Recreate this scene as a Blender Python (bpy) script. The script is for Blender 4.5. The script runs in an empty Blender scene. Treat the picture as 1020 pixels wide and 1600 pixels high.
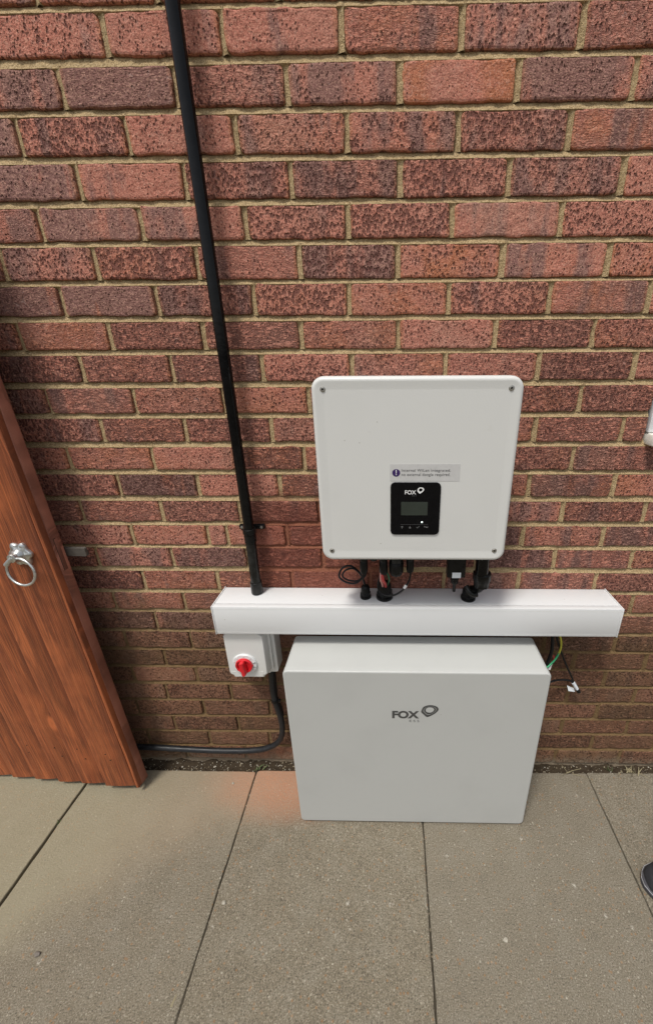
import bpy, bmesh, math, random
from mathutils import Vector, noise as mnoise
R = math.radians
rnd = random.Random(7)
C = bpy.context.scene.collection
scene = bpy.context.scene

# ---------------------------------------------------------------- camera
F, CX, CY = 594.74, 600.65, 781.82          # pixels of the 1020 x 1600 photograph
PITCH, ROLL, YAW = R(20.9007), R(-0.3129), R(-1.0968)
fw = Vector((math.sin(YAW)*math.cos(PITCH), math.cos(YAW)*math.cos(PITCH), -math.sin(PITCH)))
rt0 = Vector((math.cos(YAW), -math.sin(YAW), 0)); up0 = rt0.cross(fw)
rt = rt0*math.cos(ROLL)+up0*math.sin(ROLL); up = -rt0*math.sin(ROLL)+up0*math.cos(ROLL)
cd = bpy.data.cameras.new('camera'); cam = bpy.data.objects.new('camera', cd); C.objects.link(cam)
from mathutils import Matrix
M = Matrix.Identity(4)
for i in range(3):
    M[i][0] = rt[i]; M[i][1] = up[i]; M[i][2] = -fw[i]
M[0][3], M[1][3], M[2][3] = 0, -0.9779, 1.4330
cam.matrix_world = M
cd.sensor_fit = 'VERTICAL'; cd.sensor_height = 36; cd.sensor_width = 36
cd.lens = F/1600*36
cd.shift_x = -(CX-510)/1600; cd.shift_y = (CY-800)/1600
cd.clip_start = .02; cd.clip_end = 200
scene.camera = cam

# ---------------------------------------------------------------- light
SUN_EL, SUN_AZ = 66, 212                    # degrees; azimuth from +Y clockwise: behind the viewer, to the left
w = bpy.data.worlds.new('World'); scene.world = w; w.use_nodes = True
nt = w.node_tree; bg = nt.nodes['Background']
sky = nt.nodes.new('ShaderNodeTexSky'); sky.sky_type = 'NISHITA'; sky.sun_disc = False
sky.sun_elevation = R(SUN_EL); sky.sun_rotation = R(SUN_AZ); sky.dust_density = 3; sky.air_density = 1.2
hs = nt.nodes.new('ShaderNodeHueSaturation'); hs.inputs['Saturation'].default_value = .36
nt.links.new(sky.outputs[0], hs.inputs['Color']); nt.links.new(hs.outputs[0], bg.inputs[0])
bg.inputs[1].default_value = .075
sd = bpy.data.lights.new('sun', 'SUN'); sd.energy = 1.5; sd.angle = R(11); sd.color = (1, .965, .90)
so = bpy.data.objects.new('sun', sd); C.objects.link(so)
sdir = Vector((math.sin(R(SUN_AZ))*math.cos(R(SUN_EL)), math.cos(R(SUN_AZ))*math.cos(R(SUN_EL)), math.sin(R(SUN_EL))))
so.rotation_euler = sdir.to_track_quat('Z', 'Y').to_euler(); so.location = sdir*6
vs = scene.view_settings; vs.view_transform = 'Standard'; vs.look = 'None'; vs.exposure = .78; vs.gamma = 1
vs.use_curve_mapping = False

# ---------------------------------------------------------------- node helpers
class NT:
    def __init__(s, name):
        s.m = bpy.data.materials.new(name); s.m.use_nodes = True; s.t = s.m.node_tree
        s.b = s.t.nodes['Principled BSDF']
    def n(s, typ, **kw):
        nd = s.t.nodes.new('ShaderNode'+typ)
        for k, v in kw.items():
            if k in nd.inputs.keys(): s.set(nd.inputs[k], v)
            else: setattr(nd, k, v)
        return nd
    def set(s, sock, v):
        if isinstance(v, bpy.types.NodeSocket): s.t.links.new(v, sock)
        elif isinstance(v, tuple) and len(v) == 3 and sock.type == 'RGBA': sock.default_value = (*v, 1)
        else: sock.default_value = v
    def math(s, op, a, b=None, c=None, clamp=False):
        nd = s.t.nodes.new('ShaderNodeMath'); nd.operation = op; nd.use_clamp = clamp
        for i, v in enumerate((a, b, c)):
            if v is not None: s.set(nd.inputs[i], v)
        return nd.outputs[0]
    def pos(s):
        return s.n('NewGeometry').outputs['Position']
    def objco(s):
        return s.n('TexCoord').outputs['Object']
    def scale(s, v, sc, off=None):
        nd = s.t.nodes.new('ShaderNodeMapping'); s.set(nd.inputs['Vector'], v); nd.inputs['Scale'].default_value = sc
        if off is not None: s.set(nd.inputs['Location'], off)
        return nd.outputs[0]
    def noise(s, v, sc, det=4, rough=.55, dist=0):
        return s.n('TexNoise', Vector=v, Scale=sc, Detail=det, Roughness=rough, Distortion=dist).outputs['Fac']
    def vor(s, v, sc, feature='F1', out='Distance', rnd_=1.0):
        nd = s.t.nodes.new('ShaderNodeTexVoronoi'); nd.feature = feature
        s.set(nd.inputs['Vector'], v); nd.inputs['Scale'].default_value = sc; nd.inputs['Randomness'].default_value = rnd_
        return nd.outputs[out]
    def ramp(s, f, a, b, lo=0.0, hi=1.0, smooth=True):
        nd = s.t.nodes.new('ShaderNodeMapRange'); nd.interpolation_type = 'SMOOTHSTEP' if smooth else 'LINEAR'
        s.set(nd.inputs[0], f)
        for i, v in ((1, a), (2, b), (3, lo), (4, hi)): s.set(nd.inputs[i], v)
        return nd.outputs[0]
    def mix(s, f, a, b, mode='MIX'):
        nd = s.t.nodes.new('ShaderNodeMix'); nd.data_type = 'RGBA'; nd.blend_type = mode
        s.set(nd.inputs[0], f); s.set(nd.inputs[6], a); s.set(nd.inputs[7], b)
        return nd.outputs[2]
    def sep(s, v):
        return s.n('SeparateXYZ', Vector=v).outputs
    def bump(s, h, dist, strength=1.0, normal=None):
        nd = s.t.nodes.new('ShaderNodeBump'); nd.inputs['Distance'].default_value = dist
        nd.inputs['Strength'].default_value = strength; s.set(nd.inputs['Height'], h)
        if normal is not None: s.set(nd.inputs['Normal'], normal)
        return nd.outputs[0]
    def out(s, col=None, rough=None, nrm=None, metal=None, spec=None):
        if col is not None: s.set(s.b.inputs['Base Color'], col)
        if rough is not None: s.set(s.b.inputs['Roughness'], rough)
        if nrm is not None: s.set(s.b.inputs['Normal'], nrm)
        if metal is not None: s.b.inputs['Metallic'].default_value = metal
        if spec is not None: s.b.inputs['Specular IOR Level'].default_value = spec
        return s.m

def low_wall(t, P):
    """0..1 weathering of the lower courses: olive-brown splash and algae staining with a ragged upper edge"""
    z = t.sep(P)['Z']; x = t.sep(P)['X']
    n1 = t.noise(P, 3.0, 3); n2 = t.noise(P, 16, 3)
    h = t.math('ADD', z, t.math('MULTIPLY_ADD', n1, .5, t.math('MULTIPLY', n2, .18)))
    return t.ramp(h, 1.22, .84)

def patch_mask(t, P):
    """old red render / paint patch beside the conduit"""
    xyz = t.sep(P); n1 = t.math('MULTIPLY_ADD', t.noise(P, 14, 4), .12, -.06)
    x = t.math('ADD', xyz['X'], n1); z = t.math('ADD', xyz['Z'], n1)
    a = t.math('MULTIPLY', t.ramp(x, -.425, -.395), t.ramp(x, .03, -.06))
    b = t.math('MULTIPLY', t.ramp(z, .75, .78), t.ramp(z, 1.10, 1.03))
    return t.math('MULTIPLY', a, b)

def mat_brick():
    t = NT('brick'); P = t.pos(); oi = t.n('ObjectInfo')
    col = t.n('SeparateColor', Color=oi.outputs['Color']).outputs
    dark, pit, tint = col['Red'], col['Green'], col['Blue']
    r = oi.outputs['Random']
    off = t.n('CombineXYZ', X=t.math('MULTIPLY', r, 37.0), Y=t.math('MULTIPLY', r, 11.0), Z=t.math('MULTIPLY', r, 71.0)).outputs[0]
    V = t.n('VectorMath', operation='ADD'); t.set(V.inputs[0], P); t.set(V.inputs[1], off); V = V.outputs[0]
    # firing colour: upright dark bands (kiss marks) over salmon
    band = t.noise(t.scale(V, (16, 6, 2.4)), 1.0, 3, .6, .4)
    blot = t.noise(V, 22, 4, .6)
    k = t.math('ADD', t.math('MULTIPLY', band, .76), t.math('MULTIPLY', blot, .24))
    thr = t.math('MULTIPLY_ADD', dark, -.50, .765)
    dm = t.ramp(t.math('SUBTRACT', k, thr), -.06, .06)
    salmon = t.mix(t.noise(V, 9, 3), (.60, .205, .140), (.52, .235, .175))
    salmon = t.mix(t.math('MULTIPLY', tint, t.ramp(t.noise(V, 14, 3), .35, .65)), salmon, (.50, .175, .08))
    purple = t.mix(t.noise(V, 15, 3), (.185, .100, .095), (.31, .180, .155))
    c = t.mix(t.math('MULTIPLY', dm, .88), salmon, purple)
    # orange arrises
    g = t.sep(t.n('TexCoord').outputs['Generated'])
    ex = t.math('ABSOLUTE', t.math('SUBTRACT', g['X'], .5))
    em = t.math('MULTIPLY', t.ramp(t.math('ADD', ex, t.math('MULTIPLY', blot, .05)), .475, .51), t.math('SUBTRACT', 1.0, t.math('MULTIPLY', dark, .6)))
    c = t.mix(t.math('MULTIPLY', em, .65), c, (.52, .20, .085))
    c = t.mix(t.ramp(r, 0, 1, 0, .30), c, t.mix(.5, c, (.30, .12, .085)))
    c = t.mix(t.ramp(t.noise(V, 5, 2), .5, .75, 0, .35), c, (.48, .27, .20))
    # sandy speckle
    f1 = t.noise(V, 300, 3, .8); f2 = t.noise(V, 130, 4, .75)
    c = t.mix(t.ramp(f1, .51, .64, 0, .55), c, (.74, .43, .31))
    c = t.mix(t.ramp(f1, .49, .37, 0, .55), c, (.11, .036, .028))
    c = t.mix(t.ramp(f2, .53, .66, 0, .45), c, (.53, .30, .235))
    c = t.mix(t.ramp(f2, .47, .36, 0, .30), c, (.12, .048, .042))
    # wire-drag pits: leaning drop shapes
    w1 = t.n('VectorMath', operation='ADD'); t.set(w1.inputs[0], V)
    t.set(w1.inputs[1], t.n('VectorMath', operation='SCALE', Scale=.012).outputs[0])
    nn = t.n('TexNoise', Vector=V, Scale=30, Detail=2)
    scn = w1.inputs[1].links[0].from_node; t.set(scn.inputs[0], nn.outputs['Color'])
    W = t.n('Mapping', Vector=w1.outputs[0]); W.inputs['Rotation'].default_value = (0, R(18), 0); W.inputs['Scale'].default_value = (1, .6, .55)
    v1 = t.vor(W.outputs[0], 155); v2 = t.vor(W.outputs[0], 310)
    sel = t.noise(V, 34, 3, .6)
    rad = t.math('MULTIPLY_ADD', sel, .60, t.math('MULTIPLY_ADD', pit, .48, -.29))
    p1 = t.ramp(t.math('SUBTRACT', v1, rad), .10, -.16)
    p2 = t.ramp(t.math('SUBTRACT', v2, t.math('SUBTRACT', rad, .06)), .08, -.14)
    pm = t.math('MAXIMUM', p1, t.math('MULTIPLY', p2, .6))
    c = t.mix(t.math('MULTIPLY', pm, .80), c, t.mix(.25, (.120, .036, .026), purple))
    CR = t.n('Mapping', Vector=w1.outputs[0]); CR.inputs['Rotation'].default_value = (0, R(-28), 0); CR.inputs['Scale'].default_value = (48, 60, 150)
    cn = t.noise(CR.outputs[0], 1.0, 3, .6, .6)
    crs = t.math('SUBTRACT', 1.0, t.ramp(t.math('ABSOLUTE', t.math('SUBTRACT', cn, .5)), 0.0, .10))
    cfac = t.math('MULTIPLY', crs, oi.outputs['Alpha'])
    c = t.mix(t.math('MULTIPLY', cfac, .55), c, t.mix(.4, (.085, .032, .030), purple))
    # salt bloom
    c = t.mix(t.math('MULTIPLY', t.ramp(t.noise(V, 60, 4, .7), .60, .75), t.ramp(r, .7, .95, 0, .5)), c, (.55, .45, .42))
    # lower-course staining
    lw = low_wall(t, P)
    brown = t.mix(t.noise(V, 24, 4, .6), (.115, .060, .033), (.23, .140, .072))
    brown = t.mix(t.ramp(f2, .5, .72, 0, .6), brown, (.27, .185, .11))
    brown = t.mix(t.math('MULTIPLY', pm, .6), brown, (.05, .028, .018))
    c = t.mix(t.math('MULTIPLY', lw, t.ramp(t.math('ADD', blot, r), .3, 1.3, .94, .66)), c, brown)
    ft = t.math('MULTIPLY', t.ramp(t.math('ADD', t.sep(P)['Z'], t.math('MULTIPLY', t.noise(P, 30, 4), .05)), .095, .045), t.ramp(f2, .3, .6))
    c = t.mix(t.math('MULTIPLY', ft, .75), c, (.26, .22, .155))
    pk = patch_mask(t, P)
    c = t.mix(t.math('MULTIPLY', pk, .62), c, t.mix(t.noise(V, 60, 4), (.27, .072, .045), (.18, .052, .036)))
    h = t.math('SUBTRACT', t.math('MULTIPLY_ADD', t.noise(V, 70, 5, .65), .9, t.math('MULTIPLY', f1, .22)), t.math('MULTIPLY', pm, t.math('SUBTRACT', .95, t.math('MULTIPLY', pk, .45))))
    h = t.math('SUBTRACT', h, t.math('MULTIPLY', cfac, .75))
    return t.out(c, .93, t.bump(h, .0062, 1.0), spec=.2)

def mat_mortar():
    t = NT('mortar'); P = t.pos()
    n = t.noise(P, 12, 4, .6); f = t.noise(P, 330, 3, .8); f2 = t.noise(P, 120, 4, .7)
    c = t.mix(n, (.42, .295, .150), (.54, .395, .215))
    c = t.mix(t.ramp(f, .51, .65, 0, .6), c, (.68, .56, .36))
    c = t.mix(t.ramp(f, .49, .37, 0, .65), c, (.14, .10, .055))
    c = t.mix(t.ramp(f2, .52, .3, 0, .4), c, (.20, .135, .07))
    lw = low_wall(t, P)
    br = t.mix(f2, (.095, .055, .024), (.225, .140, .065))
    c = t.mix(t.math('MULTIPLY', lw, .92), c, br)
    # cement haunch and splashes at the foot of the wall
    z = t.sep(P)['Z']; ft = t.ramp(t.math('ADD', z, t.math('MULTIPLY', t.noise(P, 30, 4), .05)), .085, .045)
    c = t.mix(t.math('MULTIPLY', ft, .8), c, t.mix(f2, (.10, .08, .055), (.30, .25, .19)))
    c = t.mix(t.math('MULTIPLY', patch_mask(t, P), .85), c, t.mix(f2, (.29, .078, .048), (.19, .055, .038)))
    v = t.vor(P, 210); h = t.math('ADD', t.math('MULTIPLY', f, .7), f2); hole = t.math('MULTIPLY', t.ramp(v, .22, .10), t.ramp(t.noise(P, 40, 2), .5, .6))
    c = t.mix(t.math('MULTIPLY', hole, .6), c, (.12, .08, .045)); h = t.math('SUBTRACT', h, t.math('MULTIPLY', hole, .8))
    return t.out(c, .95, t.bump(h, .0036, 1.0), spec=.2)

def mat_slab():
    t = NT('paving_concrete'); P = t.pos(); oi = t.n('ObjectInfo'); xyz = t.sep(P)
    n = t.noise(P, 2.2, 5, .6); m2 = t.noise(P, 14, 5, .65); f = t.noise(P, 330, 3, .8); f3 = t.noise(P, 150, 4, .75)
    c = t.mix(n, (.172, .144, .100), (.232, .197, .142))
    c = t.mix(t.ramp(m2, .42, .68, 0, .45), c, (.25, .225, .175))
    c = t.mix(t.ramp(m2, .45, .28, 0, .35), c, (.115, .100, .075))
    c = t.mix(t.math('MULTIPLY', oi.outputs['Random'], .25), c, (.22, .20, .165))
    c = t.mix(t.ramp(f, .53, .66, 0, .8), c, (.42, .375, .29))
    c = t.mix(t.ramp(f, .47, .35, 0, .8), c, (.045, .036, .024))
    c = t.mix(t.ramp(f3, .50, .30, 0, .55), c, (.08, .068, .05))
    # light and rusty chips
    v = t.vor(P, 110); rc = t.vor(P, 110, out='Color'); rs = t.n('SeparateColor', Color=rc).outputs
    chip = t.math('MULTIPLY', t.ramp(v, .30, .20), t.ramp(rs['Red'], .80, .84))
    c = t.mix(t.math('MULTIPLY', chip, .5), c, t.mix(rs['Green'], (.34, .30, .22), (.60, .56, .46)))
    chip2 = t.math('MULTIPLY', t.ramp(v, .30, .22), t.ramp(rs['Blue'], .90, .93))
    c = t.mix(t.math('MULTIPLY', chip2, .6), c, (.30, .15, .06))
    wv = t.vor(P, 17); wr = t.n('SeparateColor', Color=t.vor(P, 17, out='Color')).outputs['Red']
    c = t.mix(t.math('MULTIPLY', t.math('MULTIPLY', t.ramp(wv, .13, .04), t.ramp(wr, .75, .8)), t.ramp(f3, .45, .6, 0, .8)), c, (.58, .55, .47))
    # paler tan zone along the wall by the gate, then orange oval beside the cabinet
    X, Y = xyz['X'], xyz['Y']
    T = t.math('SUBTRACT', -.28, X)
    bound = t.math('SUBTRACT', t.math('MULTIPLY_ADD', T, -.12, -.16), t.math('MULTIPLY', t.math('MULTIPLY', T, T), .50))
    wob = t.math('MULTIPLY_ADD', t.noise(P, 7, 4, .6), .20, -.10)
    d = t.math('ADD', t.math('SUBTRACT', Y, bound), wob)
    pale_zone = t.math('MULTIPLY', t.ramp(t.math('ADD', d, t.math('MULTIPLY_ADD', f3, .16, -.08)), -.10, .15), t.ramp(X, -.22, -.46))
    c = t.mix(t.math('MULTIPLY', pale_zone, t.ramp(f, .36, .60, .85, .30)), c, t.mix(t.ramp(X, -1.05, -.62), (.32, .285, .185), (.35, .27, .18)))
    ex = t.math('DIVIDE', t.math('ADD', X, .36), .24); ey = t.math('DIVIDE', t.math('ADD', Y, .070), .105)
    rr = t.math('ADD', t.math('MULTIPLY', ex, ex), t.math('MULTIPLY', ey, ey))
    red = t.ramp(t.math('ADD', rr, t.math('MULTIPLY', wob, 5.5)), 2.1, -.5)
    c = t.mix(t.math('MULTIPLY', red, t.ramp(f, .35, .62, .92, .35)), c, (.52, .235, .135))
    # height of the concrete grain
    h = t.math('ADD', t.math('MULTIPLY', f, .6), t.math('MULTIPLY', f3, .8))
    return t.out(c, t.ramp(n, .3, .7, .82, .95), t.bump(h, .0030, 1.0), spec=.3)

def mat_soil(name='soil', a=(.026, .018, .011), b=(.070, .050, .031)):
    t = NT(name); P = t.pos(); f = t.noise(P, 90, 5, .75)
    c = t.mix(f, a, b); v = t.vor(P, 160); rc = t.n('SeparateColor', Color=t.vor(P, 160, out='Color')).outputs
    c = t.mix(t.math('MULTIPLY', t.ramp(v, .4, .25), t.ramp(rc['Red'], .80, .85)), c, (.32, .27, .19))
    return t.out(c, .95, t.bump(f, .006, 1.0), spec=.2)

def mat_wood(name, a, b, dark, weather=0.0, lap_shading=0.0):
    t = NT(name); P = t.objco(); oi = t.n('ObjectInfo'); r = oi.outputs['Random']
    off = t.n('CombineXYZ', X=t.math('MULTIPLY', r, 9.0), Y=t.math('MULTIPLY', r, 5.0), Z=t.math('MULTIPLY', r, 7.0)).outputs[0]
    V = t.n('VectorMath', operation='ADD'); t.set(V.inputs[0], P); t.set(V.inputs[1], off); V = V.outputs[0]
    # knots bend the grain
    kv = t.scale(V, (9, 3, 3.2)); kd = t.vor(kv, 1.0)
    kr = t.n('SeparateColor', Color=t.vor(kv, 1.0, out='Color')).outputs['Red']
    knot = t.math('MULTIPLY', t.ramp(kd, .34, .02), t.ramp(kr, .45, .5))
    G = t.sep(V)
    gx = t.math('ADD', t.math('MULTIPLY', G['X'], 1.0), t.math('MULTIPLY', knot, .02))
    gv = t.n('CombineXYZ', X=t.math('MULTIPLY', gx, 60.0), Y=G['Y'], Z=t.math('MULTIPLY', G['Z'], 1.6)).outputs[0]
    g1 = t.noise(gv, 1.0, 5, .6, .8)
    gv2 = t.n('CombineXYZ', X=t.math('MULTIPLY', gx, 330.0), Y=G['Y'], Z=t.math('MULTIPLY', G['Z'], 7.0)).outputs[0]
    g2 = t.noise(gv2, 1.0, 3, .6)
    fig = t.math('SINE', t.math('MULTIPLY', t.math('ADD', t.noise(t.scale(V, (7, 2, .9)), 1.0, 2), t.math('MULTIPLY', knot, .35)), 70.0))
    c = t.mix(t.ramp(g1, .3, .7), a, b)
    c = t.mix(t.ramp(fig, .3, 1.0, 0, .22), c, dark)
    c = t.mix(t.math('MULTIPLY', t.ramp(r, .2, 1.0), .38), c, dark)
    c = t.mix(t.ramp(g2, .50, .64, 0, .5), c, dark)
    c = t.mix(t.ramp(g2, .48, .36, 0, .35), c, tuple(min(1, x*1.7) for x in a))
    c = t.mix(t.ramp(t.noise(t.scale(V, (28, 4, 3)), 1.0, 4, .65, .6), .50, .70, 0, .34), c, dark)
    c = t.mix(t.ramp(t.noise(V, 5, 4), .45, .7, 0, .45), c, tuple(x*1.35 for x in a))
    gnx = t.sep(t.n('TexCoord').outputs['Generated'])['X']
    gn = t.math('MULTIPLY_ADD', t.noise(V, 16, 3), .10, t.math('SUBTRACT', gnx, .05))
    c = t.mix(t.ramp(gn, .62, 1.0, 0, lap_shading), c, dark)  # shade in the recess beside the next board, painted as a darker right edge
    c = t.mix(t.ramp(gn, .10, .02, 0, lap_shading*.7), c, tuple(min(1, x*1.6) for x in a))  # light on the proud left edge, painted as a paler strip
    ring = t.math('MULTIPLY', t.ramp(kd, .085, .055), t.ramp(kr, .45, .5))
    halo = t.math('MULTIPLY', t.math('MULTIPLY', t.ramp(kd, .16, .10), t.ramp(kd, .05, .09)), t.ramp(kr, .45, .5))
    c = t.mix(t.math('MULTIPLY', halo, .5), c, tuple(min(1, x*2.0) for x in a))
    c = t.mix(t.math('MULTIPLY', ring, .6), c, dark)
    sp = t.noise(P, 300, 3, .75)
    c = t.mix(t.ramp(sp, .62, .74, 0, .25+weather), c, (.52, .32, .24))
    h = t.math('ADD', t.math('MULTIPLY', g2, .5), t.math('MULTIPLY', g1, .7))
    return t.out(c, t.ramp(g1, .3, .7, .42, .62), t.bump(h, .0028, 1.0), spec=.4)

def mat_paint(name, col, rough=.45, grime=.25, wav=0.0):
    t = NT(name); P = t.objco()
    n = t.noise(P, 5, 4, .6); f = t.noise(P, 60, 4, .7)
    dk = tuple(x*.80 for x in col)
    c = t.mix(t.ramp(n, .45, .75, 0, grime), col, dk)
    c = t.mix(t.math('MULTIPLY', t.ramp(t.noise(P, 28, 5, .7), .64, .76), grime), c, (.42, .38, .32))
    v = t.vor(P, 26); rc = t.n('SeparateColor', Color=t.vor(P, 26, out='Color')).outputs['Red']
    c = t.mix(t.math('MULTIPLY', t.math('MULTIPLY', t.ramp(v, .05, .03), t.ramp(rc, .8, .82)), .5), c, (.25, .22, .18))
    h = t.math('ADD', t.math('MULTIPLY', t.noise(P, 420, 2), .06), t.math('MULTIPLY', t.noise(P, 9, 3), wav))
    return t.out(c, t.ramp(f, .35, .7, rough, rough+.12), t.bump(h, .004, .6))

def mat_plain(name, col, rough=.5, metal=0, spec=.5, var=.3, sc=60, bd=.0005, coat=0):
    t = NT(name); P = t.objco(); f = t.noise(P, sc, 4, .65)
    c = t.mix(t.ramp(f, .4, .75, 0, var), col, tuple(min(1, x*1.5+.015) for x in col))
    c = t.mix(t.ramp(f, .45, .25, 0, var), c, tuple(x*.55 for x in col))
    t.out(c, t.ramp(f, .3, .7, rough*.85, min(1, rough*1.25)), t.bump(f, bd, .6), metal, spec)
    t.b.inputs['Coat Weight'].default_value = coat
    return t.m

def mat_twotone():
    t = NT('earth_wire_green_yellow'); z = t.sep(t.objco())['Z']
    c = t.mix(t.ramp(t.math('ADD', z, t.math('MULTIPLY', t.noise(t.objco(), 60, 2), .03)), -.095, -.112), (.50, .47, .05), (.03, .33, .14))
    return t.out(c, .4)

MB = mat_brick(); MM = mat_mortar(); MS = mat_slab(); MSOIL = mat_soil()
MJ = mat_soil('joint_sand', (.05, .042, .03), (.12, .10, .072))
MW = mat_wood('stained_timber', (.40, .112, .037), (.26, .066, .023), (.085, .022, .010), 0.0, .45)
ME = mat_wood('sawn_timber_edge', (.38, .155, .105), (.25, .095, .065), (.10, .034, .022), .40)
MINV = mat_paint('inverter_paint', (.66, .66, .635), .38, .14, .02)
MBAT = mat_paint('cabinet_paint', (.49, .495, .475), .38, .22, .16)
MTR = mat_paint('trunking_pvc', (.69, .695, .695), .35, .10, .01)
MISO = mat_paint('switch_plastic', (.68, .675, .65), .33, .12)
MBLK = mat_plain('black_plastic', (.007, .007, .007), .30, spec=.2)
MGLB = mat_plain('gloss_black_pipe', (.0025, .0025, .003), .05, coat=0, var=.2, spec=.24)
MSCF = mat_plain('scuffed_black_pipe', (.012, .012, .011), .20, var=.9, sc=45, spec=.22)
MRUB = mat_plain('black_cable', (.008, .008, .009), .35, spec=.25)
MARM = mat_plain('armoured_cable_sheath', (.014, .015, .017), .4, var=.4, spec=.3)
MGAL = mat_plain('galvanised_steel', (.55, .56, .55), .36, .95, var=.5, sc=90)
MGLD = mat_plain('dull_galvanised', (.10, .088, .075), .7, .4, var=.5, sc=90)
MSCR = mat_plain('screw_steel', (.42, .41, .38), .35, .9)
MRED = mat_plain('red_knob', (.62, .012, .020), .32, var=.15)
MPAN = mat_plain('gloss_panel', (.003, .003, .004), .10, var=.1, spec=.15)
MLCD = mat_plain('display_glass', (.026, .034, .028), .2, var=.2, sc=20)
MWHT = mat_plain('white_print', (.80, .80, .79), .5, var=.1)
MGRY = mat_plain('grey_print', (.16, .16, .16), .5, var=.1)
MFNT = mat_plain('faint_print', (.10, .10, .10), .5, var=.1)
MCHR = mat_plain('charcoal_print', (.055, .055, .056), .5, var=.1)
MLOG = mat_plain('logo_grey_print', (.062, .062, .060), .5, var=.1)
MSTK = mat_plain('sticker_film', (.55, .545, .535), .3, var=.12)
MPUR = mat_plain('violet_print', (.035, .012, .105), .4, var=.1)
MRW = mat_plain('red_wire', (.50, .05, .05), .4)
MPW = mat_plain('pink_sleeve', (.62, .30, .27), .5)
MGW = mat_plain('green_wire', (.02, .13, .06), .4)
MLAB = mat_plain('paper_label', (.72, .76, .80), .5, var=.2, sc=150)
MUPVC = mat_plain('white_upvc', (.80, .81, .82), .25, var=.12, sc=30)
MSTONE = mat_plain('pale_stone', (.36, .33, .27), .9, var=.6, sc=200)
MSTD = mat_plain('dark_stone', (.15, .13, .11), .9, var=.6, sc=200)
MLEAF = mat_plain('weed_green', (.085, .105, .04), .6, var=.5)
MSTRAW = mat_plain('dry_straw', (.26, .22, .13), .8, var=.4)
MSHOE = mat_plain('shoe_black', (.018, .018, .021), .6, var=.4, sc=200)
MSOLE = mat_plain('shoe_sole', (.060, .058, .066), .6, var=.3)
MSTRIPE = mat_plain('sole_stripe', (.42, .42, .43), .5, var=.5)
MCREAM = mat_plain('sill_cream', (.74, .71, .63), .5, var=.3, sc=40)
t_ = NT('window_glass'); t_.b.inputs['Transmission Weight'].default_value = 1; t_.b.inputs['IOR'].default_value = 1.45
MGLASS = t_.out((.85, .9, .9), .02)
t_ = NT('status_led'); t_.b.inputs['Emission Color'].default_value = (.85, 1, .92, 1); t_.b.inputs['Emission Strength'].default_value = 1.2
MLED = t_.out((.8, .9, .85), .3)
MDRK = mat_plain('dark_gap', (.012, .009, .007), .9)

# ---------------------------------------------------------------- mesh helpers
def link(name, me, mat=None, parent=None, smooth=None):
    o = bpy.data.objects.new(name, me); C.objects.link(o)
    if mat is not None and not me.materials: me.materials.append(mat)
    if parent is not None: o.parent = parent
    if smooth is not None:
        for p in me.polygons: p.use_smooth = True
        if smooth > 0: me.set_sharp_from_angle(angle=R(smooth))
        for p in me.polygons:
            if len(p.vertices) > 8: p.use_smooth = False
    return o
def obj(name, bm, mat, parent=None, smooth=None):
    bmesh.ops.recalc_face_normals(bm, faces=bm.faces)
    me = bpy.data.meshes.new(name); bm.to_mesh(me); bm.free()
    return link(name, me, mat, parent, smooth)
def thing(name, label, cat, loc=(0, 0, 0), group=None):
    o = bpy.data.objects.new(name, None); C.objects.link(o); o.location = loc; o.empty_display_size = .05
    o['label'] = label; o['category'] = cat
    if group: o['group'] = group
    return o
def tag(o, label, cat, group=None):
    o['label'] = label; o['category'] = cat
    if group: o['group'] = group
    return o
def box(bm, x0, x1, y0, y1, z0, z1, bev=0.0, seg=2):
    r = bmesh.ops.create_cube(bm, size=1)
    for v in r['verts']:
        v.co = Vector((x0+(v.co.x+.5)*(x1-x0), y0+(v.co.y+.5)*(y1-y0), z0+(v.co.z+.5)*(z1-z0)))
    if bev > 0:
        es = list({e for v in r['verts'] for e in v.link_edges})
        bmesh.ops.bevel(bm, geom=es, offset=bev, segments=seg, affect='EDGES', profile=.5)
def rings(bm, loops, cap0=True, cap1=True):
    vs = [[bm.verts.new(p) for p in lp] for lp in loops]
    n = len(vs[0])
    for a, b in zip(vs, vs[1:]):
        for i in range(n): bm.faces.new((a[i], a[(i+1) % n], b[(i+1) % n], b[i]))
    if cap0: bm.faces.new(vs[0])
    if cap1: bm.faces.new(vs[-1])
    return vs
def rrect(x0, x1, z0, z1, r, n=6):
    pts = []
    for cx, cz, a0 in ((x1-r, z1-r, 0), (x0+r, z1-r, 90), (x0+r, z0+r, 180), (x1-r, z0+r, 270)):
        for i in range(n+1):
            a = R(a0+90*i/n); pts.append((cx+r*math.cos(a), cz+r*math.sin(a)))
    return pts
def plate(bm, prof, y_list, inset_list, rr):
    """stack of rounded rectangles (x0,x1,z0,z1) facing -Y"""
    x0, x1, z0, z1 = prof; loops = []
    for y, d in zip(y_list, inset_list):
        loops.append([(x, y, z) for x, z in rrect(x0+d, x1-d, z0+d, z1-d, max(.0006, rr-d))])
    rings(bm, loops)
def frame_of(d):
    d = d.normalized(); a = Vector((0, 0, 1)) if abs(d.z) < .9 else Vector((1, 0, 0))
    u = d.cross(a).normalized(); return u, d.cross(u).normalized()
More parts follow.
